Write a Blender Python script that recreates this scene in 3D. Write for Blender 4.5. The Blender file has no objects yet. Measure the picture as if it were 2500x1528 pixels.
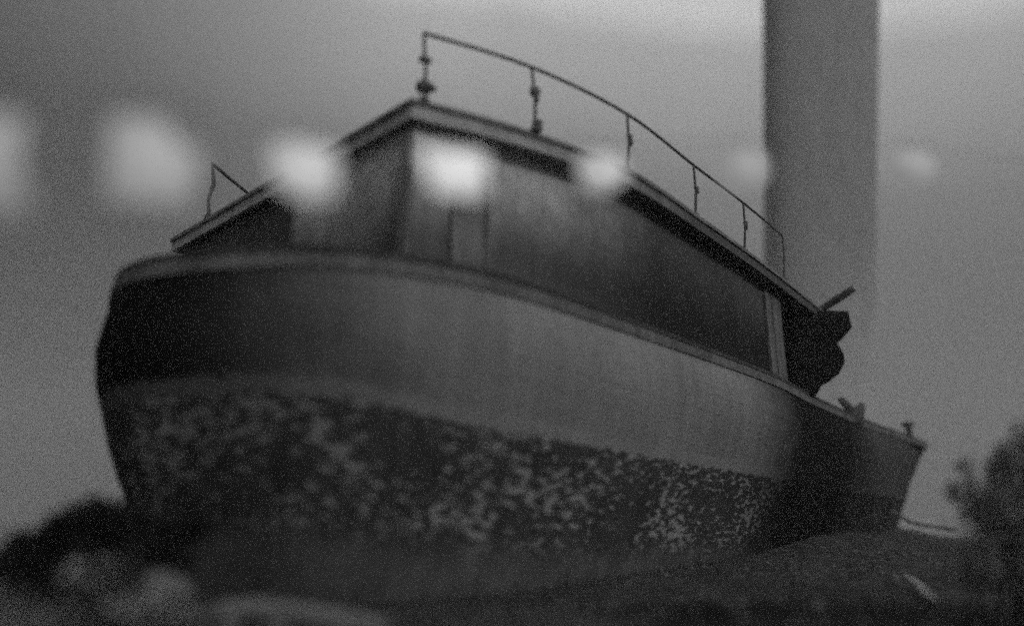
import bpy, bmesh, math, random
from mathutils import Vector, noise as mnoise
from math import radians as R
sc = bpy.context.scene
COL = sc.collection
random.seed(7)

# ------------------------------------------------------------------ camera
cam_d = bpy.data.cameras.new('camera'); cam = bpy.data.objects.new('camera', cam_d); COL.objects.link(cam)
cam.location = (0, 0, 0.8); cam.rotation_euler = (R(90 + 15.55), 0, 0)
cam_d.sensor_width = 36; cam_d.lens = 25.57; cam_d.clip_end = 5000; cam_d.clip_start = 0.05
cam_d.dof.use_dof = True; cam_d.dof.focus_distance = 12.0; cam_d.dof.aperture_fstop = 0.12
sc.camera = cam
# ------------------------------------------------------------------ sky, sun, exposure
SUN_AZ = R(145)      # from +Y towards +X: the sun stands to the right and slightly behind the viewer
SUN_EL = R(24)
w = bpy.data.worlds.new('World'); sc.world = w; w.use_nodes = True
nt = w.node_tree; N = nt.nodes; L = nt.links
for n in list(N): N.remove(n)
out = N.new('ShaderNodeOutputWorld'); bg = N.new('ShaderNodeBackground'); L.new(bg.outputs[0], out.inputs[0])
sky = N.new('ShaderNodeTexSky'); sky.sky_type = 'NISHITA'; sky.sun_disc = False
sky.sun_elevation = SUN_EL; sky.sun_rotation = SUN_AZ; sky.dust_density = 4
bw = N.new('ShaderNodeRGBToBW'); L.new(sky.outputs[0], bw.inputs[0])
tc = N.new('ShaderNodeTexCoord'); sx = N.new('ShaderNodeSeparateXYZ'); L.new(tc.outputs['Generated'], sx.inputs[0])
def ramp(nodes, pts, interp='EASE'):
    r = nodes.new('ShaderNodeValToRGB'); e = r.color_ramp; e.interpolation = interp
    while len(e.elements) < len(pts): e.elements.new(0.5)
    for el, (p, v) in zip(e.elements, pts): el.position = p; el.color = (v, v, v, 1)
    return r
def math_(nodes, links, op, a, b=None, c=None):
    m = nodes.new('ShaderNodeMath'); m.operation = op
    for i, x in enumerate((a, b, c)):
        if x is None: continue
        if isinstance(x, (int, float)): m.inputs[i].default_value = x
        else: links.new(x, m.inputs[i])
    return m.outputs[0]
# overcast: brighter overhead, duller low down and away to the left, with soft cloud
elev = ramp(N, [(0.0, .15), (0.20, .20), (0.34, .22), (0.40, .25), (0.46, .32), (0.53, .50), (0.61, .66), (0.645, 1.0), (0.75, 1.0)], 'LINEAR')
L.new(math_(N, L, 'MULTIPLY_ADD', math_(N, L, 'MAXIMUM', sx.outputs['X'], 0.0), 0.2, sx.outputs['Z']), elev.inputs[0])
side = N.new('ShaderNodeMapRange'); side.interpolation_type = 'SMOOTHSTEP'
side.inputs['From Min'].default_value = -0.72; side.inputs['From Max'].default_value = -0.02
side.inputs['To Min'].default_value = 0.13; side.inputs['To Max'].default_value = 1.0
L.new(sx.outputs['X'], side.inputs['Value'])
cl = N.new('ShaderNodeTexNoise'); cl.inputs['Scale'].default_value = 2.3; cl.inputs['Detail'].default_value = 4
L.new(tc.outputs['Generated'], cl.inputs['Vector'])
clr = N.new('ShaderNodeMapRange'); clr.inputs['From Min'].default_value = .3; clr.inputs['From Max'].default_value = .7
clr.inputs['To Min'].default_value = 0.88; clr.inputs['To Max'].default_value = 1.12
L.new(cl.outputs[0], clr.inputs['Value'])
v = math_(N, L, 'MULTIPLY', elev.outputs[0], side.outputs[0])
v = math_(N, L, 'MULTIPLY', v, clr.outputs[0])
v = math_(N, L, 'MULTIPLY', v, 5.75)
v = math_(N, L, 'ADD', v, math_(N, L, 'MULTIPLY', bw.outputs[0], 0.02))
L.new(v, bg.inputs[0]); bg.inputs[1].default_value = 0.12
sun_d = bpy.data.lights.new('sun', 'SUN'); sun = bpy.data.objects.new('sun', sun_d); COL.objects.link(sun)
sun_d.energy = 0.9; sun_d.angle = R(14); sun_d.color = (1, 1, 1)
sd = Vector((math.sin(SUN_AZ) * math.cos(SUN_EL), math.cos(SUN_AZ) * math.cos(SUN_EL), math.sin(SUN_EL)))
sun.rotation_euler = sd.to_track_quat('Z', 'Y').to_euler()
sun.location = (12, -6, 14)
sc.view_settings.view_transform = 'Standard'; sc.view_settings.look = 'None'
sc.view_settings.exposure = 0; sc.view_settings.gamma = 1
sc.cycles.use_denoising = False
sc.cycles.use_adaptive_sampling = True; sc.cycles.adaptive_threshold = 0.4; sc.cycles.adaptive_min_samples = 10
sc.cycles.max_bounces = 5; sc.cycles.volume_bounces = 1
sc.cycles.sample_clamp_indirect = 2

# ------------------------------------------------------------------ helpers
def tag(o, label=None, cat=None, group=None, kind=None):
    if label: o['label'] = label
    if cat: o['category'] = cat
    if group: o['group'] = group
    if kind: o['kind'] = kind
    return o
def empty(name, loc, rz=0):
    o = bpy.data.objects.new(name, None); COL.objects.link(o); o.location = loc; o.rotation_euler = (0, 0, rz)
    o.empty_display_size = 0.2
    return o
class MB:
    def __init__(s): s.v = []; s.f = []; s.uv = None
    def add(s, vs, fs):
        b = len(s.v); s.v += [tuple(p) for p in vs]; s.f += [tuple(i + b for i in f) for f in fs]
    def box(s, c, d, rz=0, m=None):
        cx, cy, cz = c; a, b, h = d[0] / 2, d[1] / 2, d[2] / 2
        vs = []
        for x, y, z in ((-a, -b, -h), (a, -b, -h), (a, b, -h), (-a, b, -h), (-a, -b, h), (a, -b, h), (a, b, h), (-a, b, h)):
            vs.append((cx + x * math.cos(rz) - y * math.sin(rz), cy + x * math.sin(rz) + y * math.cos(rz), cz + z))
        s.add(vs, [(3, 2, 1, 0), (4, 5, 6, 7), (0, 1, 5, 4), (1, 2, 6, 5), (2, 3, 7, 6), (3, 0, 4, 7)])
    def bar(s, p, q, r, r2=None, n=10, cap=True):
        p, q = Vector(p), Vector(q); r2 = r if r2 is None else r2
        d = (q - p).normalized(); u = d.orthogonal().normalized(); w_ = d.cross(u)
        vs = []
        for c, rr in ((p, r), (q, r2)):
            for k in range(n):
                a = 2 * math.pi * k / n; vs.append(c + (u * math.cos(a) + w_ * math.sin(a)) * rr)
        fs = [(k, (k + 1) % n, n + (k + 1) % n, n + k) for k in range(n)]
        if cap: fs += [tuple(reversed(range(n))), tuple(range(n, 2 * n))]
        s.add(vs, fs)
    def tube(s, pts, r, n=8):
        pts = [Vector(p) for p in pts]; u = None; vs = []
        rr = r if isinstance(r, (list, tuple)) else [r] * len(pts)
        for i, p in enumerate(pts):
            d = (pts[min(i + 1, len(pts) - 1)] - pts[max(i - 1, 0)]).normalized()
            u = d.orthogonal().normalized() if u is None else (u - d * u.dot(d)).normalized()
            w_ = d.cross(u)
            for k in range(n):
                a = 2 * math.pi * k / n; vs.append(p + (u * math.cos(a) + w_ * math.sin(a)) * rr[i])
        fs = [(i * n + k, i * n + (k + 1) % n, (i + 1) * n + (k + 1) % n, (i + 1) * n + k) for i in range(len(pts) - 1) for k in range(n)]
        fs += [tuple(reversed(range(n))), tuple((len(pts) - 1) * n + k for k in range(n))]
        s.add(vs, fs)
    def prism(s, poly, z0, z1):
        n = len(poly)
        z0 = z0 if callable(z0) else (lambda x, y, a=z0: a); z1 = z1 if callable(z1) else (lambda x, y, a=z1: a)
        s.add([(x, y, z0(x, y)) for x, y in poly] + [(x, y, z1(x, y)) for x, y in poly],
              [tuple(reversed(range(n))), tuple(range(n, 2 * n))] + [(k, (k + 1) % n, n + (k + 1) % n, n + k) for k in range(n)])
    def build(s, name, mat, parent=None, smooth=False, bevel=0):
        me = bpy.data.meshes.new(name); me.from_pydata([tuple(p) for p in s.v], [], s.f); me.update()
        bm = bmesh.new(); bm.from_mesh(me); bmesh.ops.recalc_face_normals(bm, faces=bm.faces); bm.to_mesh(me); bm.free()
        if s.uv:
            ul = me.uv_layers.new(name='UVMap')
            for lp in me.loops: ul.data[lp.index].uv = s.uv[lp.vertex_index]
        o = bpy.data.objects.new(name, me); COL.objects.link(o)
        if mat: me.materials.append(mat)
        if smooth:
            for p in me.polygons: p.use_smooth = True
        if bevel:
            b = o.modifiers.new('bevel', 'BEVEL'); b.width = bevel; b.segments = 2; b.limit_method = 'ANGLE'
        if parent:
            o.parent = parent
            if parent.type == 'EMPTY' or True:
                o.matrix_parent_inverse = world_inv(parent)
        return o
def world_inv(o):
    from mathutils import Matrix
    m = Matrix.LocRotScale(o.location, o.rotation_euler, o.scale)
    if o.parent: m = world_mat(o.parent) @ o.matrix_parent_inverse @ m
    return m.inverted()
def world_mat(o):
    from mathutils import Matrix
    m = Matrix.LocRotScale(o.location, o.rotation_euler, o.scale)
    if o.parent: m = world_mat(o.parent) @ o.matrix_parent_inverse @ m
    return m
def catmull(P, closed=True, sub=6):
    n = len(P); res = []
    rng = range(n) if closed else range(n - 1)
    for i in rng:
        g = (lambda k: P[k % n]) if closed else (lambda k: P[max(0, min(n - 1, k))])
        p0, p1, p2, p3 = (Vector(g(i + k)) for k in (-1, 0, 1, 2))
        for j in range(sub):
            t = j / sub
            res.append(0.5 * ((2 * p1) + (p2 - p0) * t + (2 * p0 - 5 * p1 + 4 * p2 - p3) * t * t + (3 * p1 - p0 - 3 * p2 + p3) * t ** 3))
    if not closed: res.append(Vector(P[-1]))
    return res
# materials -----------------------------------------------------------------
class Mat:
    def __init__(s, name, rough=0.8, spec=0.25):
        s.m = bpy.data.materials.new(name); s.m.use_nodes = True; s.nt = s.m.node_tree; s.N = s.nt.nodes; s.L = s.nt.links
        s.b = s.N['Principled BSDF']; s.b.inputs['Roughness'].default_value = rough
        s.b.inputs['Specular IOR Level'].default_value = spec
        s.tc = s.N.new('ShaderNodeTexCoord')
    def noise(s, vec, scale, detail=5, rough=.55, sc3=None):
        if sc3:
            mp = s.N.new('ShaderNodeMapping'); mp.inputs['Scale'].default_value = sc3; s.L.new(vec, mp.inputs[0]); vec = mp.outputs[0]
        n = s.N.new('ShaderNodeTexNoise'); n.inputs['Scale'].default_value = scale; n.inputs['Detail'].default_value = detail
        n.inputs['Roughness'].default_value = rough; s.L.new(vec, n.inputs['Vector']); return n.outputs[0]
    def mr(s, v, a, b, c, d, smooth=False):
        m = s.N.new('ShaderNodeMapRange'); m.interpolation_type = 'SMOOTHSTEP' if smooth else 'LINEAR'
        for k, x in zip(('From Min', 'From Max', 'To Min', 'To Max'), (a, b, c, d)): m.inputs[k].default_value = x
        s.L.new(v, m.inputs['Value']); return m.outputs[0]
    def op(s, o, a, b=None): return math_(s.N, s.L, o, a, b)
    def mix(s, f, a, b):   # a*(1-f)+b*f on values
        m = s.N.new('ShaderNodeMix'); m.data_type = 'FLOAT'
        for i, x in ((0, f), (2, a), (3, b)):
            if isinstance(x, (int, float)): m.inputs[i].default_value = x
            else: s.L.new(x, m.inputs[i])
        return m.outputs[0]
    def color(s, v): s.L.new(v, s.b.inputs['Base Color'])
    def bump(s, v, st=.4, dist=.02):
        b = s.N.new('ShaderNodeBump'); b.inputs['Strength'].default_value = st; b.inputs['Distance'].default_value = dist
        s.L.new(v, b.inputs['Height']); s.L.new(b.outputs[0], s.b.inputs['Normal'])
def plain(name, c, var=.35, scale=6, rough=.8, bump=.3, sc3=None, spec=.25):
    m = Mat(name, rough, spec); o = m.tc.outputs['Object']
    n = m.noise(o, scale, 6, .6, sc3); n2 = m.noise(o, scale * 5, 4, .6, sc3)
    k = m.op('MULTIPLY', m.mr(n, .3, .7, 1 - var, 1 + var), m.mr(n2, .3, .7, 1 - var * .5, 1 + var * .5))
    m.color(m.op('MULTIPLY', k, c)); m.bump(n2, bump, .01); return m.m
M = {}
M['iron'] = plain('rusty_iron', .09, .5, 12)
M['rail'] = plain('galvanised_rail', .12, .4, 12)
M['darkwood'] = plain('dark_wood', .05, .45, 3, sc3=(1, 1, .3))
M['post'] = plain('chalky_post', .2, .4, 3, sc3=(1, 1, .3))
M['cabin2'] = plain('grey_trim', .14, .4, 3, sc3=(1, 1, .3))
M['roof'] = plain('roof_felt', .2, .3, 2)
m = Mat('painted_fascia', .8, .1); o = m.tc.outputs['Object']; so = m.N.new('ShaderNodeSeparateXYZ'); m.L.new(o, so.inputs[0])
n2 = m.noise(o, 5, 6, .6)
m.color(m.op('MULTIPLY', m.mr(m.op('ADD', so.outputs[0], m.mr(m.noise(o, 1.2, 4), .3, .7, -.6, .6)), -.5, 3.5, .42, .10, True), m.mr(n2, .3, .7, .75, 1.25))); m.bump(n2, .3, .01)  # paler near the corner, darker forward: overlaid light put into the colour
M['fascia'] = m.m
M['tar'] = plain('tarpaulin', .008, .4, 3, rough=.9, spec=.05)
m = Mat('haze_faded_stand_in', .9, .1); o = m.tc.outputs['Object']; so = m.N.new('ShaderNodeSeparateXYZ'); m.L.new(o, so.inputs[0])
n1 = m.noise(o, .3, 6, .6, (1, 1, .25)); n2 = m.noise(o, 1.5, 6, .6, (1, 1, .4))
c = m.op('MULTIPLY', m.mr(m.op('ADD', so.outputs[2], m.mr(n1, .3, .7, -3, 3)), 7, 20, .50, .31, True), m.mr(n2, .3, .7, .88, 1.12))  # paler towards the foot: fading into haze put into the colour
m.color(c); m.bump(n2, .3, .05); M['stand_in_grey'] = m.m
M['rock'] = plain('pale_stone', .13, .4, 5)
M['plank'] = plain('bleached_timber', .17, .5, 3, sc3=(1, 4, 4))
M['stick'] = plain('peeled_wood', .55, .2, 5)
M['leaf'] = plain('dark_leaf', .014, .5, 4)
M['leaf2'] = plain('mid_leaf', .06, .5, 4)
M['leaf4'] = plain('pale_leaf', .34, .4, 4)
M['leaf3'] = plain('dull_leaf', .18, .5, 4)
M['bark'] = plain('bark', .05, .4, 10)
M['rope'] = plain('rope', .12, .3, 30)

# hull paint: uv.x = metres along the sheer, uv.y = metres above the waterline stripe
m = Mat('hull_paint', .75, .15); uv = m.tc.outputs['UV']; su = m.N.new('ShaderNodeSeparateXYZ'); m.L.new(uv, su.inputs[0])
U, V = su.outputs[0], su.outputs[1]
big = m.noise(uv, .55, 5, .55); mid = m.noise(uv, 2.2, 6, .6); streak = m.noise(uv, 2.0, 5, .6, (2.2, .35, 1))
upper = m.op('MULTIPLY', m.mr(big, .3, .7, .21, .32), m.mr(streak, .25, .75, .82, 1.15))
# planking: seams every 0.24 m
fr = m.op('FRACT', m.op('DIVIDE', m.op('ADD', V, m.op('MULTIPLY', m.mr(m.noise(uv, 1.3, 2), 0, 1, -1, 1), .01)), .24))
seam = m.op('LESS_THAN', fr, .05)
upper = m.op('MULTIPLY', upper, m.mix(seam, 1.0, .86))
# old antifouling: flaked in short horizontal patches
fl = m.noise(uv, 11.0, 6, .6, (.5, 1.4, 1)); fl2 = m.noise(uv, 1.1, 3, .5, (.7, 1.2, 1))
flk = m.mr(m.op('ADD', fl, m.op('MULTIPLY', m.op('SUBTRACT', fl2, .5), .45)), .53, .60, 0, 1, True)
deep = m.mr(V, -1.35, -.85, 0, 1, True)
flk = m.op('MULTIPLY', flk, deep)
lower = m.mix(flk, m.mr(V, -1.4, -1.0, .13, .065, True), .38)  # paler low down: colour lifted where the bottom is poorly lit
lower = m.op('MULTIPLY', lower, m.mr(mid, .3, .7, .75, 1.25))
lower = m.op('MULTIPLY', lower, m.mr(m.noise(uv, 3, 5, .6, (3.0, .3, 1)), .3, .7, .75, 1.2))
edge = m.op('ADD', V, m.mr(m.noise(uv, 6, 6), .3, .7, -.04, .04))
below = m.mr(edge, -.015, .0, 1, 0)
c = m.mix(below, upper, lower)
stripe = m.op('MULTIPLY', m.mr(edge, .0, .01, 0, 1), m.mr(edge, .135, .16, 1, 0))
c = m.mix(stripe, c, m.op('MULTIPLY', m.mr(mid, .3, .7, .85, 1.15), .29))
# shade painted in: round the quarter and one broad patch towards the bow
ub = m.op('ADD', U, m.mr(big, .3, .7, -.3, .3))
shade1 = m.op('MULTIPLY', m.mr(ub, 3.6, 7.6, 1, 0, True), m.mix(m.mr(V, -.02, .02, 0, 1), .45, 1))
shade1 = m.op('MULTIPLY', shade1, m.mix(stripe, 1, .75))
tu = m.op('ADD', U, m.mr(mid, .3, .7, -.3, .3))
shade2 = m.op('MULTIPLY', m.mr(tu, 12.0, 15.8, 0, 1, True), m.mr(tu, 19.0, 24.0, 1, .72, True))
c = m.mix(m.op('MULTIPLY', shade1, .985), c, .006)
c = m.mix(m.op('MULTIPLY', shade2, .97), c, .006)
m.L.new(m.mr(m.op('MAXIMUM', shade1, shade2), 0, 1, .12, .01), m.b.inputs['Specular IOR Level'])
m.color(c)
m.bump(m.op('ADD', m.op('MULTIPLY', seam, -.6), m.op('ADD', m.op('MULTIPLY', fl, .5), m.op('MULTIPLY', flk, .3))), .5, .02)
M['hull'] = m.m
# cabin boards: vertical boarding, upper glow and lower gloom put into the colour
m = Mat('cabin_boards', .8, .15); o = m.tc.outputs['Object']; so = m.N.new('ShaderNodeSeparateXYZ'); m.L.new(m.tc.outputs['UV'], so.inputs[0])
uvv = m.tc.outputs['UV']
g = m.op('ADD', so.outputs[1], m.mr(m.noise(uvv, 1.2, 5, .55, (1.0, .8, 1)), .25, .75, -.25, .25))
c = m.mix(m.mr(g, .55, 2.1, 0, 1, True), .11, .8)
far = m.op('MULTIPLY', m.mr(so.outputs[0], .6, 4.2, 1, .14, True), m.mr(so.outputs[0], -2.5, -2.1, .12, 1, True))  # darker along the side and left of the stern seam: shade in the colour
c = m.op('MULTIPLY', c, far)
fr = m.op('FRACT', m.op('DIVIDE', so.outputs[0], .19)); seam = m.op('LESS_THAN', fr, .06)
c = m.op('MULTIPLY', c, m.mix(seam, 1, .75)); c = m.op('MULTIPLY', c, m.mr(m.noise(uvv, 5, 5), .3, .7, .85, 1.15))
m.color(c); m.bump(m.op('MULTIPLY', seam, -1), .4, .01)
M['cabin'] = m.m
m = Mat('shore_ground', .95, .1); o = m.tc.outputs['Object']
n1 = m.noise(o, .6, 5); n2 = m.noise(o, 7, 8, .7); n3 = m.noise(o, 60, 3, .6)
c = m.op('MULTIPLY', m.mr(n1, .3, .7, .04, .08), m.mr(n2, .3, .7, .35, 1.8)); c = m.op('MULTIPLY', c, m.mr(n3, .3, .7, .7, 1.3))
vd = m.N.new('ShaderNodeVectorMath'); vd.operation = 'DISTANCE'; vd.inputs[1].default_value = (2.5, 5.9, .1); m.L.new(o, vd.inputs[0])
shade_spot = m.mr(m.op('ADD', vd.outputs['Value'], m.mr(n1, .3, .7, -.5, .5)), .9, 2.0, .2, 1, True)  # soft dark ellipse: the shade band put into the ground colour
c = m.op('MULTIPLY', c, shade_spot)
m.color(c); m.bump(m.op('ADD', n2, n3), .8, .04); M['ground'] = m.m
m = Mat('river_water', .12, .5); o = m.tc.outputs['Object']; m.b.inputs['Base Color'].default_value = (.09, .09, .09, 1)
m.bump(m.noise(o, .35, 6, .6, (1, 2.5, 1)), .15, .1); M['water'] = m.m
M['glass'] = plain('dark_glass', .02, .2, 2, rough=.15, spec=.5)

# ------------------------------------------------------------------ ground and water
def gh(x, y):
    d = math.hypot(x, y)
    h = mnoise.noise(Vector((x * .25, y * .25, 3))) * .14 + mnoise.noise(Vector((x * .9, y * .9, 8))) * .05 + mnoise.noise(Vector((x * 3, y * 3, 1))) * .02
    t = (Vector((x, y)) - Vector((-3.4, 9.3))).dot(Vector((.626, .780))); t = max(0, min(20, t)); q_ = Vector((-3.4, 9.3)) + Vector((.626, .780)) * t
    dd_ = (Vector((x, y)) - q_).length
    h = h * .6 + .40 * max(0, min(1, (t - 3) / 9)) * max(0, min(1, (5.2 - dd_) / 2.0)) ** 1.3 + .03
    if y > 26: h -= (y - 26) * .06
    if x < -7: h -= (-7 - x) * .07
    if x > 26: h += min(1.5, (x - 26) * .03)
    return max(-2.5, h)
xs = sorted(set([-340, -200, -120, -60, -40, -30, -24] + [i * .3 - 18 for i in range(150)] + [28, 32, 38, 46, 60, 100, 200, 340]))
ys = sorted(set([-110, -60, -20, -8, -3] + [i * .3 for i in range(100)] + [31, 33, 36, 40, 48, 60, 90, 200, 390]))
b = MB()
b.v = [(x, y, gh(x, y)) for y in ys for x in xs]; nx = len(xs)
b.f = [(j * nx + i, j * nx + i + 1, (j + 1) * nx + i + 1, (j + 1) * nx + i) for j in range(len(ys) - 1) for i in range(nx - 1)]
tag(b.build('ground', M['ground'], smooth=True), kind='structure')
b = MB(); b.add([(-340, -110, -.42), (340, -110, -.42), (340, 390, -.42), (-340, 390, -.42)], [(0, 1, 2, 3)])
tag(b.build('water', M['water']), kind='structure')

# ------------------------------------------------------------------ the boat
UD = Vector((.626, .780)); VD = Vector((-.780, .626))
outline = [(-5.00, 9.6), (-4.50, 8.0), (-3.98, 7.05), (-3.62, 6.68), (-3.27, 6.49), (-2.73, 6.33), (-2.01, 6.22), (-1.53, 6.27), (-.99, 6.47), (-.46, 6.77),
           (.3, 7.45), (1.38, 8.69), (2.83, 10.38), (4.55, 12.5), (6.35, 15.1), (9.25, 18.95), (11.45, 21.6), (13.3, 23.9), (14.0, 25.1), (13.4, 26.3),
           (11.6, 26.4), (8.9, 24.8), (5.6, 22.2), (2.0, 18.6), (-1.4, 14.6), (-3.95, 12.0)]
plan = catmull([Vector(p) for p in outline], True, 6)
area = sum(plan[i].x * plan[(i + 1) % len(plan)].y - plan[(i + 1) % len(plan)].x * plan[i].y for i in range(len(plan))) / 2
n = len(plan); nor = []
for i in range(n):
    t = (plan[(i + 1) % n] - plan[i - 1]).normalized()
    nor.append(Vector((t.y, -t.x)) * (1 if area > 0 else -1))     # outward
arc = [0.0]
for i in range(1, n + 1): arc.append(arc[-1] + (plan[i % n] - plan[i - 1]).length)
def bandz(x):
    K = [(-6, 1.78), (-3.4, 1.80), (-2.7, 1.83), (-1.9, 1.82), (-1.38, 1.79), (-.87, 1.70), (-.5, 1.64), (.76, 1.56), (2.73, 1.47), (4.84, 1.40), (14, 1.3)]
    for (a, p), (c_, q) in zip(K, K[1:]):
        if x <= c_: return p + (q - p) * max(0, (x - a) / (c_ - a))
    return 1.3
prof = [(3.1, 0), (2.95, .04), (2.75, .08), (2.45, .12), (2.1, .07), (1.8, -.03), (1.5, -.12), (1.2, -.24), (.9, -.38), (.65, -.48), (.42, -.56), (.22, -.63), (.05, -.70), (-.12, -.80), (-.3, -1.2)]
def offset_pt(i, off, z):
    # rings drawn inwards shrink smoothly: cap the inward step near the sharp bow
    x = plan[i].x; k = min(1, max(0, (x - 10.5) / 3.0))
    return plan[i] + nor[i] * ((off if off < 0 else off * (1 - k)) - k * .62 * max(0, min(1, (3.1 - z) / 1.3)))
boat = tag(empty('houseboat', (3.0, 13.5, 0)), 'big beached wooden boat with a rounded stern, flaking hull and a flat-roofed deckhouse', 'boat')
b = MB(); b.uv = []
for z, off in prof:
    for i in range(n + 1):
        k = i % n; p = offset_pt(k, off, z); b.v.append((p.x, p.y, z)); b.uv.append((arc[i], z - bandz(plan[k].x) ))
r = n + 1
b.f = [(j * r + i, j * r + i + 1, (j + 1) * r + i + 1, (j + 1) * r + i) for j in range(len(prof) - 1) for i in range(n)]
b.f.append(tuple((len(prof) - 1) * r + i for i in range(n)))
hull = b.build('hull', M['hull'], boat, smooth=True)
def ring(mb, o0, o1, z0, z1, i0=0, i1=None):
    i1 = n if i1 is None else i1; s = len(mb.v); cnt = 0
    for i in range(i0, i1 + 1):
        k = i % n; a = plan[k] + nor[k] * o0; c_ = plan[k] + nor[k] * o1
        mb.v += [(a.x, a.y, z0), (c_.x, c_.y, z0), (c_.x, c_.y, z1), (a.x, a.y, z1)]; cnt += 1
    for j in range(cnt - 1):
        for q in range(4):
            mb.f.append((s + j * 4 + q, s + j * 4 + (q + 1) % 4, s + (j + 1) * 4 + (q + 1) % 4, s + (j + 1) * 4 + q))
b = MB(); ring(b, -.12, .05, 3.1, 3.16); b.build('cap_rail', M['darkwood'], hull)
b = MB(); ring(b, .03, .065, 2.95, 3.08); b.build('rubbing_strake', M['cabin2'], hull)
b = MB(); b.v = [(p.x - q.x * .05, p.y - q.y * .05, 2.85) for p, q in zip(plan, nor)]; b.f = [tuple(range(n))]; b.build('deck', M['darkwood'], hull)

# deckhouse ------------------------------------------------------------
roofp = [(-5.39, 10.74), (-3.38, 8.86), (-1.93, 7.53), (-1.05, 6.71), (-.24, 7.12), (.72, 7.73), (1.60, 8.45), (2.87, 9.99), (4.49, 12.03), (6.59, 14.83), (2.1, 18.45)]
side_c = catmull([Vector(p) for p in roofp[3:10]], False, 6)
rp = [Vector(p) for p in roofp[:3]] + side_c + [Vector(roofp[10])]
def inset(poly, d):
    m_ = len(poly); a = sum(poly[i].x * poly[(i + 1) % m_].y - poly[(i + 1) % m_].x * poly[i].y for i in range(m_)); s = 1 if a > 0 else -1
    res = []
    for i in range(m_):
        p0, p1, p2 = poly[i - 1], poly[i], poly[(i + 1) % m_]
        t1, t2 = (p1 - p0).normalized(), (p2 - p1).normalized()
        n1, n2 = Vector((-t1.y, t1.x)) * s, Vector((-t2.y, t2.x)) * s
        bb = (n1 + n2).normalized(); res.append(p1 + bb * d / max(.35, bb.dot(n1)))
    return res
b = MB(); b.prism([tuple(p) for p in rp], 4.945, 5.0); roof = b.build('roof', M['roof'], boat)
ri = inset(rp, .03); ri2 = inset(rp, .075); m_ = len(ri)
b = MB()
for k in range(m_):
    a, c_ = ri[k], ri[(k + 1) % m_]; a2, c2 = ri2[k], ri2[(k + 1) % m_]
    b.add([(a.x, a.y, 4.79), (c_.x, c_.y, 4.79), (c_.x, c_.y, 4.943), (a.x, a.y, 4.943), (a2.x, a2.y, 4.79), (c2.x, c2.y, 4.79), (c2.x, c2.y, 4.943), (a2.x, a2.y, 4.943)],
          [(0, 1, 2, 3), (4, 7, 6, 5), (0, 4, 5, 1)])
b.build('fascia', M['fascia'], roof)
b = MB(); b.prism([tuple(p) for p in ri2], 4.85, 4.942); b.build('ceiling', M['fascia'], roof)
wp = inset(rp, .16); wq = inset(rp, .29)
for k in range(4, len(wp) - 1):
    t_ = min(1, (k - 3) / 8); wp[k] = wp[k].lerp(wq[k], t_)
b = MB(); b.uv = []; u0 = 0; order = list(range(len(wp))); L0 = 0
dist = [0.0]
for k in range(1, len(wp) + 1): dist.append(dist[-1] + (wp[k % len(wp)] - wp[k - 1]).length)
corner = dist[3]
WH = [2.84, 3.3, 3.8, 4.3, 4.85]
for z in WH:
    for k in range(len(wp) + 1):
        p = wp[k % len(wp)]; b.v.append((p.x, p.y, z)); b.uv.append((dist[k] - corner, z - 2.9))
r = len(wp) + 1
last = 2 + len(side_c)          # index of the forward corner of the side wall
b.f = []
def wpos(s):
    s += corner
    for k in range(len(wp)):
        if dist[k] <= s <= dist[k + 1]:
            t = (s - dist[k]) / (dist[k + 1] - dist[k]); p = wp[k].lerp(wp[(k + 1) % len(wp)], t)
            d = (wp[(k + 1) % len(wp)] - wp[k]).normalized(); return p, d, Vector((d.y, -d.x))
for j in range(len(WH) - 1):
    for k in range(len(wp)):
        if dist[k] - corner > 8.7 and k < last: continue        # open porch at the forward end of the side
        b.f.append((j * r + k, j * r + k + 1, (j + 1) * r + k + 1, (j + 1) * r + k))
wall = b.build('wall', M['cabin'], boat)
# check outward side
ctr = sum(wp, Vector((0, 0))) / len(wp)
pp, dd, on = wpos(2.0)
osign = 1 if (pp - ctr).dot(on) > 0 else -1
def wallbox(mb, s0, s1, z0, z1, d0, d1, seg=1):
    for q in range(seg):
        a = s0 + (s1 - s0) * q / seg; c_ = s0 + (s1 - s0) * (q + 1) / seg
        (p, _, no), (q_, _, no2) = wpos(a), wpos(c_); no = no * osign; no2 = no2 * osign
        vs = []
        for z in (z0, z1):
            vs += [(p.x + no.x * d0, p.y + no.y * d0, z), (q_.x + no2.x * d0, q_.y + no2.y * d0, z), (q_.x + no2.x * d1, q_.y + no2.y * d1, z), (p.x + no.x * d1, p.y + no.y * d1, z)]
        mb.add(vs, [(3, 2, 1, 0), (4, 5, 6, 7), (0, 1, 5, 4), (1, 2, 6, 5), (2, 3, 7, 6), (3, 0, 4, 7)])
# door just round the corner
b = MB(); wallbox(b, .55, .90, 2.9, 4.35, .004, .02); dr = b.build('door', M['cabin2'], boat)
b = MB(); wallbox(b, .47, .55, 2.9, 4.43, .003, .06); wallbox(b, .90, .95, 2.9, 4.43, .003, .05); wallbox(b, .55, .90, 4.35, 4.43, .003, .06); b.build('frame', M['cabin2'], dr)
b = MB(); wallbox(b, -.16, -.02, 2.9, 4.8, .003, .05); b.build('corner_post', M['post'], boat)
# porch posts and beam at the forward end
def near_s(x, y):
    return min((i * .02 for i in range(20, 520)), key=lambda q_: (wpos(q_)[0] - Vector((x, y))).length)
s1 = near_s(4.50, 12.55)
for a_, c_ in ((s1, s1 + .30), (s1 + .36, s1 + .85)):
    b = MB(); wallbox(b, a_, c_, 2.9, 4.72, .004, .05, 2); b.build('porch_board', M['cabin2'], boat)

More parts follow.
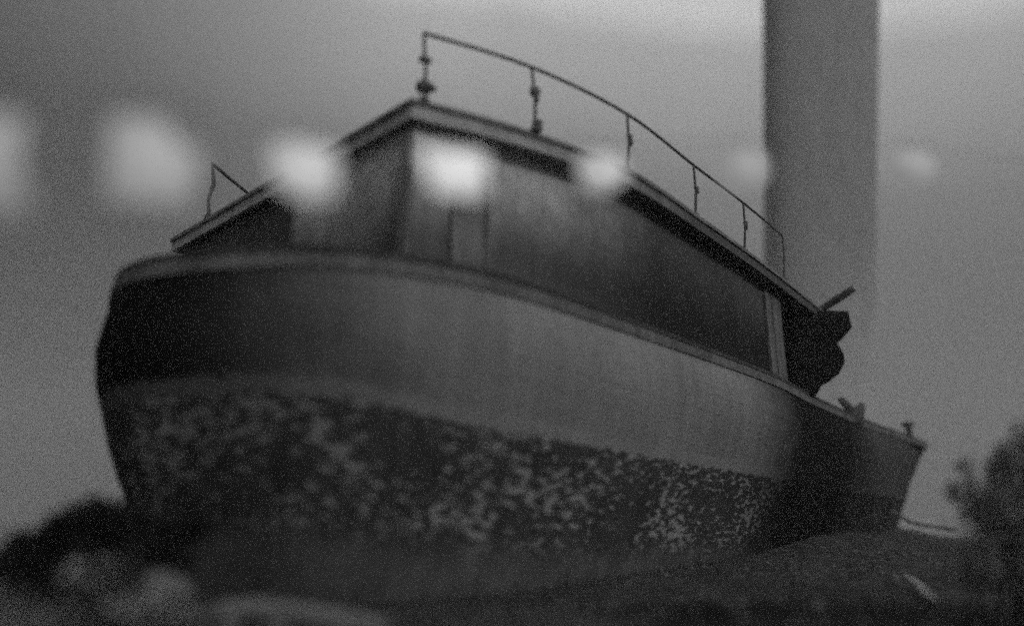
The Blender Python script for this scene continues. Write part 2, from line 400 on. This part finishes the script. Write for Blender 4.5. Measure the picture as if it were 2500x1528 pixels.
# roof rails -------------------------------------------------------------
rail = tag(empty('roof_railing', (2.0, 9.4, 5.0)), 'long thin iron railing along the near edge of the deckhouse roof', 'railing')
base = [(-.93, 6.80), (.26, 7.42), (1.47, 8.42), (2.68, 9.86), (3.85, 11.33), (5.05, 12.86)]
tops = [(-.95, 6.74, 5.80), (.23, 7.36, 5.80), (1.49, 8.38, 5.80), (2.69, 9.8, 5.80), (3.84, 11.15, 5.80), (5.02, 12.62, 5.80)]
b = MB(); b.tube([tuple(p) for p in catmull([Vector(p) for p in tops], False, 6)], .021); b.build('handrail', M['rail'], rail, smooth=True)
for k, ((x, y), t) in enumerate(zip(base, tops)):
    b = MB(); mid_ = ((x + t[0]) / 2 + .02, (y + t[1]) / 2, 5.38)
    b.tube([(x, y, 5.0), mid_, (t[0], t[1], t[2])], [.022, .020, .018])
    b.bar((x, y, 5.0), (x, y, 5.035), .06)
    if k in (1, 2, 3, 4): b.bar((mid_[0] + .01, mid_[1], 5.50 - .05 * k % .1), (mid_[0] + .03, mid_[1], 5.36), .038, .022)
    if k == 1: b.box((x + .03, y, 5.07), (.09, .09, .13), .4); b.box((mid_[0], mid_[1], 5.5), (.1, .07, .09), .5)
    pst = b.build('post', M['rail'], rail)
    if k == 0:
        b = MB(); b.box((x, y - .01, 5.17), (.15, .12, .10), .4); b.box((x + .02, y - .01, 5.17), (.22, .07, .05), .4); b.build('junction_box', M['iron'], pst, bevel=.015)
        b = MB(); b.box((x, y - .01, 5.50), (.13, .07, .05), .4); b.build('clamp', M['iron'], pst, bevel=.01)
rail2 = tag(empty('roof_railing', (-4.4, 10, 5.0)), 'short railing stump at the stern edge of the roof, left of the glowing blurs', 'railing')
b = MB(); b.tube([(-4.44, 9.80, 5.82), (-4.37, 10.2, 5.81), (-4.26, 10.75, 5.80), (-4.0, 12.0, 5.76)], .026); b.build('handrail', M['iron'], rail2, smooth=True)
b = MB(); b.tube([(-4.46, 9.95, 5.0), (-4.49, 9.92, 5.3), (-4.43, 9.9, 5.55), (-4.44, 9.80, 5.82)], [.032, .026, .034, .022]); b.bar((-4.46, 9.95, 5.0), (-4.46, 9.95, 5.05), .07); b.build('post', M['iron'], rail2)
b = MB(); b.tube([(-4.05, 11.9, 5.0), (-4.0, 12.0, 5.76)], .022); b.build('post', M['iron'], rail2)

# things at the forward end of the deckhouse -------------------------------
def slab(poly_px, y0, y1, name, mat, jig=.05, seed=1, sub=3):
    """thick lumpy body whose outline in the x-z plane is poly_px"""
    bm = bmesh.new(); rnd = random.Random(seed)
    P = [Vector((a, c_)) for a, c_ in poly_px]
    lay = []; K = 7
    cx = sum(p.x for p in P) / len(P); cz = sum(p.y for p in P) / len(P)
    for k in range(K):
        t = k / (K - 1); s_ = 1 - .22 * (abs(2 * t - 1) ** 3)
        yy = y0 + (y1 - y0) * t
        lay.append([bm.verts.new((cx + (p.x - cx) * s_ + mnoise.noise(Vector((p.x * 5, yy * 5, p.y * 5))) * jig * .4, yy, cz + (p.y - cz) * s_ + mnoise.noise(Vector((p.x * 4, yy * 4 + 9, p.y * 4))) * jig * .4)) for p in P])
    q = len(P)
    for k in range(K - 1):
        for i in range(q): bm.faces.new((lay[k][i], lay[k][(i + 1) % q], lay[k + 1][(i + 1) % q], lay[k + 1][i]))
    bm.faces.new(lay[0]); bm.faces.new(list(reversed(lay[-1])))
    bmesh.ops.recalc_face_normals(bm, faces=bm.faces)
    me = bpy.data.meshes.new(name); bm.to_mesh(me); bm.free(); me.materials.append(mat)
    for p in me.polygons: p.use_smooth = len(p.vertices) == 4
    o = bpy.data.objects.new(name, me); COL.objects.link(o); return o
o = slab([(5.66, 4.74), (5.9, 4.83), (6.53, 4.93), (7.0, 4.90), (7.02, 4.56), (6.86, 4.38), (6.66, 4.21), (6.76, 3.98), (6.79, 3.80), (6.66, 3.58), (6.42, 3.40), (6.20, 3.29), (6.12, 3.12), (5.93, 3.0), (5.55, 2.98), (5.5, 3.6), (5.58, 4.2)],
         14.35, 15.0, 'tarpaulin_bundle', M['tar'])
tag(o, 'black ragged tarpaulin bundle hanging at the forward end of the deckhouse', 'tarpaulin')
b = MB(); b.tube([(6.15, 15.3, 4.78), (6.57, 15.0, 5.02), (6.9, 14.8, 5.22), (7.19, 14.6, 5.40)], [.06, .07, .085, .075], 12)
tag(b.build('spar', M['darkwood'], smooth=True), 'stub of a dark wooden spar jutting up over the forward end of the roof', 'spar')
bol = tag(empty('bollard', (8.4, 17.7, 3.1)), 'horned mooring bollard on the rail next to the black bundle', 'bollard')
b = MB(); b.tube([(8.35, 17.75, 2.9), (8.30, 17.7, 3.2), (8.16, 17.65, 3.36), (7.98, 17.6, 3.54)], [.18, .15, .10, .08], 10); b.build('horn', M['iron'], bol, smooth=True)
b = MB(); b.tube([(8.40, 17.75, 3.1), (8.48, 17.75, 3.30), (8.58, 17.77, 3.42)], [.16, .13, .08], 10); b.box((8.44, 17.8, 3.17), (.42, .2, .07), .9); b.build('base', M['iron'], bol)
b = MB(); b.bar((12.25, 22.6, 3.0), (12.25, 22.6, 3.45), .10, .09, 12); b.bar((12.25, 22.6, 3.45), (12.25, 22.6, 3.58), .18, .16, 14)
tag(b.build('bollard', M['iron']), 'small mushroom-headed bollard on the rail near the bow', 'bollard')

# ------------------------------------------------------------------ grey column added for a dark overlaid post
band_col = tag(empty('stand_in_column', (23.3, 46, -.5)), 'tall blurred grey column rising out of frame behind the boat, added for an overlaid dark post', 'stand_in_column')
b = MB(); q = []
NP = 40; HZ = [-1.5, 5, 15, 26, 38, 52]
for z in HZ:
    cx_ = 22.9 + (z - 37) * .118; hw = 4.15 * (1 - (37 - z) * .0072)
    for k in range(NP):
        a = 2 * math.pi * k / NP; ca, sa = math.cos(a), math.sin(a)
        q.append((cx_ + hw * math.copysign(abs(ca) ** .8, ca), 46 + 2.2 * math.copysign(abs(sa) ** .8, sa), z))
b.v = q; b.f = [(j * NP + i, j * NP + (i + 1) % NP, (j + 1) * NP + (i + 1) % NP, (j + 1) * NP + i) for j in range(len(HZ) - 1) for i in range(NP)] + [tuple(range((len(HZ) - 1) * NP, len(HZ) * NP))]
b.build('stand_in_shaft', M['stand_in_grey'], band_col, smooth=True)
b = MB(); b.box((18.6, 46, -.2), (9.4, 9.4, 1.4)); b.build('stand_in_footing', M['stand_in_grey'], band_col, bevel=.1)

# ------------------------------------------------------------------ glowing blurs on a cable, added for overlaid window light
def emis(name, s):
    m = bpy.data.materials.new(name); m.use_nodes = True; t = m.node_tree; bs = t.nodes['Principled BSDF']
    bs.inputs['Base Color'].default_value = (.06, .06, .06, 1); bs.inputs['Emission Color'].default_value = (1, 1, 1, 1)
    nz = t.nodes.new('ShaderNodeTexNoise'); nz.inputs['Scale'].default_value = 9; tcn = t.nodes.new('ShaderNodeTexCoord'); t.links.new(tcn.outputs['Object'], nz.inputs[0])
    mr = t.nodes.new('ShaderNodeMapRange'); mr.inputs['To Min'].default_value = s * 1.1; mr.inputs['To Max'].default_value = s * 1.6; t.links.new(nz.outputs[0], mr.inputs[0])
    vd = t.nodes.new('ShaderNodeVectorMath'); vd.operation = 'DISTANCE'; vd.inputs[1].default_value = (.5, .5, .55); t.links.new(tcn.outputs['Generated'], vd.inputs[0])
    fo = t.nodes.new('ShaderNodeMapRange'); fo.interpolation_type = 'SMOOTHSTEP'; fo.inputs['From Min'].default_value = .1; fo.inputs['From Max'].default_value = .75; fo.inputs['To Min'].default_value = 1; fo.inputs['To Max'].default_value = .62
    t.links.new(vd.outputs['Value'], fo.inputs['Value'])
    mu = t.nodes.new('ShaderNodeMath'); mu.operation = 'MULTIPLY'; t.links.new(mr.outputs[0], mu.inputs[0]); t.links.new(fo.outputs[0], mu.inputs[1])
    t.links.new(mu.outputs[0], bs.inputs['Emission Strength']); return m
TALL = [(-.16, .17), (.03, .18), (.06, .09), (.15, .07), (.14, -.13), (-.13, -.13)]
ROUND = [(-.12, .10), (.11, .10), (.13, .03), (.12, -.09), (-.03, -.10), (-.11, -.03)]
TRAP = [(-.17, .10), (.13, .10), (.13, -.10), (-.08, -.10)]
SLIM = [(-.14, .17), (.03, .17), (.04, -.03), (.09, -.08), (.09, -.16), (-.14, -.16)]
OVAL = [(-.11, .07), (.09, .09), (.12, -.02), (.03, -.09), (-.09, -.07)]
glow_blurs = [(-1.70, 2.2, 1.93, SLIM, .24, 'dim narrow glowing blur cut by the left edge of the picture'),
         (-1.30, 2.4, 2.02, TALL, .30, 'largest blur of the glowing row, left of the short railing stump'),
         (-.85, 2.7, 2.15, ROUND, .46, 'bright rounded blur over the left part of the deckhouse roof edge'),
         (-.25, 3.0, 2.29, TRAP, .62, 'brightest blur of the row, in front of the deckhouse corner'),
         (.46, 3.4, 2.49, OVAL, .44, 'oval glowing blur where the roof edge crosses the row'),
         (1.36, 3.9, 2.76, [(a * 1.25, c * 1.3) for a, c in OVAL], .26, 'faint small blur just above the sloping railing, left of the grey column'),
         (2.65, 4.4, 3.03, [(a * 1.5, c * 1.2) for a, c in OVAL], .25, 'faintest blur, alone in the sky right of the grey column')]
added_cable_pts = [(-3.2, 1.5, 2.05)]
for k, (x, y, z, out_, s, lab) in enumerate(glow_blurs):
    yaw = math.atan2(2.8, 4.66) * .5
    e = tag(empty('overlay_glow', (x, y, z), yaw), lab, 'glow_blur', 'row of glowing blurs added for overlaid window light')
    sc_ = 1.0
    cs, sn = math.cos(yaw), math.sin(yaw)
    bm = bmesh.new(); P = [Vector(p) for p in out_] if out_ in (TALL, SLIM, TRAP) else catmull([Vector(p) for p in out_], True, 4)
    P = [Vector(p) * .35 + q_ * .65 for p, q_ in zip([out_[i // 4] for i in range(len(P))], P)] if False else P
    vs = [[bm.verts.new((x + p.x * f * cs - yy * sn, y + p.x * f * sn + yy * cs, z + p.y * f)) for p in P] for yy, f in ((-.05, .8), (-.03, 1), (.03, 1), (.05, .8))]
    q = len(P)
    for j in range(3):
        for i in range(q): bm.faces.new((vs[j][i], vs[j][(i + 1) % q], vs[j + 1][(i + 1) % q], vs[j + 1][i]))
    bm.faces.new(vs[0]); bm.faces.new(list(reversed(vs[3]))); bmesh.ops.recalc_face_normals(bm, faces=bm.faces)
    me = bpy.data.meshes.new('glow_body'); bm.to_mesh(me); bm.free(); me.materials.append(emis('overlay_glow_mat', s))
    for p in me.polygons: p.use_smooth = True
    d = bpy.data.objects.new('glow_body', me); COL.objects.link(d); d.parent = e; d.matrix_parent_inverse = world_inv(e)
    top = max(p[1] for p in out_)
    b = MB(); b.tube([(x - .01, y, z + top), (x + .012, y, z + top + .04), (x, y, z + top + .07)], .004, 6); b.build('hook', M['iron'], e)
    added_cable_pts.append((x, y, z + top + .07))
added_cable_pts += [(4.6, 5.9, 3.85), (6.4, 6.9, 4.5)]
b = MB(); b.tube([tuple(p) for p in catmull([Vector(p) for p in added_cable_pts], False, 5)], .002, 6)
tag(b.build('added_cable', M['iron'], smooth=True), 'thin dark cable, added to carry the row of glowing blurs', 'added_cable')
for x, y, h in ((-3.2, 1.5, 2.2), (6.4, 6.9, 4.7)):
    b = MB(); b.tube([(x, y, -.3), (x + .02, y, h * .5), (x, y, h)], [.07, .06, .05], 10)
    tag(b.build('added_cable_pole', M['darkwood'], smooth=True), 'low unseen pole, added to hold the left end of the cable' if x < 0 else 'tall unseen pole, added to hold the right end of the cable', 'pole')

# ------------------------------------------------------------------ bushes
def bush(name, label, cx, cy, blobs, nleaf, size, mats, seed, stems=7, gz=0):
    rnd = random.Random(seed)
    e = tag(empty(name, (cx, cy, gz)), label, 'bush')
    st = MB(); tot = sum(bl[3] ** 2 for bl in blobs)
    for bl in blobs:
        bx, by, bz, br = bl[:4]
        for k in range(max(2, stems // len(blobs) + 1)):
            p0 = Vector((cx + rnd.uniform(-.2, .2), cy + rnd.uniform(-.2, .2), gz - .1)); p2 = Vector((bx + rnd.gauss(0, br * .4), by + rnd.gauss(0, br * .4), bz + rnd.uniform(-.2, .7) * br))
            p1 = p0.lerp(p2, .5) + Vector((rnd.gauss(0, .1), rnd.gauss(0, .1), .12)) * br
            st.tube([p0, p1, p2], [.03 * br + .008, .02 * br + .005, .006], 6)
    st.build('stems', M['bark'], e)
    for mi, mat in enumerate(mats):
        b = MB()
        for bl in blobs:
            bx, by, bz, br = bl[:4]
            for k in range(int(nleaf * br * br / tot / len(mats))):
                d = Vector((rnd.gauss(0, 1), rnd.gauss(0, 1), rnd.gauss(0, 1))).normalized() * br * (rnd.random() ** .4)
                cl_ = mnoise.noise(Vector((bx + d.x, by + d.y, bz + d.z)) * (1.7 / br) + Vector((mi * 7, seed, 0)))
                if cl_ < -.12: continue
                c_ = Vector((bx, by, bz)) + d * (1 + .35 * cl_)
                a = rnd.uniform(0, 6.28); tl = rnd.uniform(-.9, .9)
                u = Vector((math.cos(a) * math.cos(tl), math.sin(a) * math.cos(tl), math.sin(tl))); w_ = u.orthogonal().normalized() * .45
                w_.rotate(__import__('mathutils').Quaternion(u, rnd.uniform(0, 6.28)))
                s = size * rnd.uniform(.6, 1.4)
                b.add([c_ - u * s, c_ + w_ * s * .5 - u * s * .2, c_ + u * s, c_ - w_ * s * .5 - u * s * .2], [(0, 1, 2, 3)])
        b.build('foliage', mat, e)
    return e
bush('bush', 'dark rounded bush at the bottom left in front of the stern', -2.75, 5.0,
     [(-2.78, 5.0, .66, .26), (-2.62, 5.05, .78, .13), (-3.0, 5.1, .72, .12), (-3.15, 5.1, .48, .24), (-2.38, 5.2, .60, .22), (-2.2, 5.2, .72, .10), (-2.55, 4.9, .35, .3), (-3.4, 5.0, .38, .26), (-2.9, 5.1, .3, .35)], 20000, .045, [M['leaf']], 3)
bush('shrub', 'paler leafy shrub low in the bottom left corner', -2.35, 4.3,
     [(-2.35, 4.3, .35, .22), (-2.7, 4.2, .15, .28), (-2.0, 4.4, .22, .22), (-2.9, 4.1, .22, .25)], 7000, .035, [M['leaf'], M['leaf4']], 5)
bush('bush', 'dark blurred bush filling the right edge beyond the bow', 4.3, 6.2,
     [(4.25, 6.2, 1.06, .30), (4.6, 6.3, 1.18, .40), (4.1, 6.2, .72, .32), (4.6, 6.1, .7, .45), (4.2, 6.2, .4, .35), (5.0, 6.4, 1.1, .5)], 26000, .045, [M['leaf3'], M['leaf4']], 8)
bush('sapling', 'thin sapling with a few leaf tufts in the bright gap beside the bow', 3.7, 6.0,
     [(3.66, 6.0, 1.19, .07), (3.57, 6.0, .98, .10), (3.84, 6.05, .90, .12), (3.7, 6.0, 1.07, .05), (3.9, 6.1, .55, .2), (3.6, 6.0, .45, .2)], 3200, .03, [M['leaf3']], 12, stems=6)
# low growth along the shore: nobody could count it
rnd = random.Random(21); b = MB()
for k in range(9000):
    x = rnd.uniform(-9, 16); y = rnd.uniform(3.6, 24)
    if mnoise.noise(Vector((x * .6, y * .6, 4))) < -.02: continue
    z = gh(x, y); h = rnd.uniform(.05, .17) * (1 + max(0, mnoise.noise(Vector((x, y, 1)))))
    a = rnd.uniform(0, 6.28); wd = rnd.uniform(.006, .014); lx, ly = rnd.gauss(0, .05), rnd.gauss(0, .05)
    ca, sa = math.cos(a) * wd, math.sin(a) * wd
    b.add([(x - ca, y - sa, z - .02), (x + ca, y + sa, z - .02), (x + lx * .5 + ca * .6, y + ly * .5 + sa * .6, z + h * .6), (x + lx, y + ly, z + h), (x + lx * .5 - ca * .6, y + ly * .5 - sa * .6, z + h * .6)], [(0, 1, 2, 3, 4)])
tag(b.build('grass', M['leaf2']), 'sparse short grass and weeds on the shore around the hull', 'grass', kind='stuff')

b = MB(); rnd = random.Random(5)
for k in range(2600):
    x = rnd.uniform(-7, 13); y = 3.8 + 14 * rnd.random() ** 1.8; z = gh(x, y); r_ = rnd.uniform(.008, .035) * (1 + .05 * y)
    vs = [(x + r_ * a * rnd.uniform(.7, 1.3), y + r_ * c_ * rnd.uniform(.7, 1.3), z + r_ * h_ * rnd.uniform(.5, .9)) for a, c_, h_ in ((1, 0, 0), (0, 1, 0), (-1, 0, 0), (0, -1, 0), (0, 0, 1), (0, 0, -1))]
    b.add(vs, [(0, 1, 4), (1, 2, 4), (2, 3, 4), (3, 0, 4), (1, 0, 5), (2, 1, 5), (3, 2, 5), (0, 3, 5)])
tag(b.build('pebbles', M['rock']), 'loose pebbles scattered over the shore', 'pebbles', kind='stuff')
# ------------------------------------------------------------------ stones, timber, stick
def stone(loc, size, seed, rz=0):
    bm = bmesh.new(); bmesh.ops.create_icosphere(bm, subdivisions=3, radius=1)
    for v_ in bm.verts:
        f = 1 + .28 * mnoise.noise(v_.co * 1.3 + Vector((seed, 0, 0))) + .1 * mnoise.noise(v_.co * 4 + Vector((0, seed, 0)))
        v_.co = Vector((v_.co.x * size[0], v_.co.y * size[1], v_.co.z * size[2])) * f
    me = bpy.data.meshes.new('stone'); bm.to_mesh(me); bm.free(); me.materials.append(M['rock'])
    for p in me.polygons: p.use_smooth = True
    o = bpy.data.objects.new('stone', me); COL.objects.link(o); o.location = loc; o.rotation_euler = (0, .25, rz); return o
tag(stone((-2.13, 4.75, .40), (.16, .14, .07), 2), 'pale flat stone right of the dark bush, nearer the middle', 'stone', 'pale stones in the undergrowth')
tag(stone((-2.55, 5.1, .50), (.24, .14, .10), 5, -.5), 'pale slanting stone just under the dark bush', 'stone', 'pale stones in the undergrowth')
b = MB()
top = [(-2.02, .20), (-1.85, .275), (-1.6, .285), (-1.3, .25), (-1.0, .205), (-.8, .17)]
for k in range(len(top) - 1):
    (x0, z0), (x1, z1) = top[k], top[k + 1]
    for yy0, yy1 in ((4.78, 5.06),):
        b.add([(x0, yy0, z0 - .07), (x1, yy0, z1 - .07), (x1, yy1, z1 - .07), (x0, yy1, z0 - .07), (x0, yy0, z0), (x1, yy0, z1), (x1, yy1, z1), (x0, yy1, z0)],
              [(3, 2, 1, 0), (4, 5, 6, 7), (0, 1, 5, 4), (2, 3, 7, 6)] + ([(3, 0, 4, 7)] if k == 0 else []) + ([(1, 2, 6, 5)] if k == len(top) - 2 else []))
tim = tag(empty('timber_sled', (-1.4, 4.9, 0)), 'pale bowed timber on low bearers at the bottom edge, left of centre', 'timber')
b.build('board', M['plank'], tim, bevel=.008)
for x, zt in ((-1.72, .21), (-1.42, .19), (-1.05, .138)):
    b = MB(); b.box((x, 4.92, zt / 2 - .08), (.10, .3, zt + .16)); b.build('bearer', M['plank'], tim, bevel=.008)
b = MB(); b.tube([(4.44, 8.70, gh(4.44, 8.7) + .10), (4.1, 7.8, gh(4.1, 7.8) + .09), (3.72, 6.85, gh(3.72, 6.85) + .07)], [.022, .034, .028], 8)
tag(b.build('stick', M['stick'], smooth=True), 'pale straight stick lying on the ground at the lower right', 'stick')
b = MB(); b.tube([tuple(p) for p in catmull([Vector((10.2, 20.3, .9)), Vector((10.9, 20.6, .62)), Vector((11.7, 20.9, .5)), Vector((12.3, 21.0, .42))], False, 4)], .05, 8)
tag(b.build('mooring_rope', M['rope'], smooth=True), 'slack mooring rope hanging from under the bow to the ground', 'rope')

# thin mist lying over the shore
b = MB(); b.box((0, 140, 28), (700, 520, 64)); hz = b.build('haze', None)
hm = bpy.data.materials.new('mist'); hm.use_nodes = True; ht = hm.node_tree
for n_ in list(ht.nodes): ht.nodes.remove(n_)
ho = ht.nodes.new('ShaderNodeOutputMaterial'); hv = ht.nodes.new('ShaderNodeVolumePrincipled')
hv.inputs['Color'].default_value = (.7, .7, .7, 1); hv.inputs['Density'].default_value = 0.0035
ht.links.new(hv.outputs[0], ho.inputs['Volume']); hz.data.materials.append(hm)
tag(hz, kind='stuff')
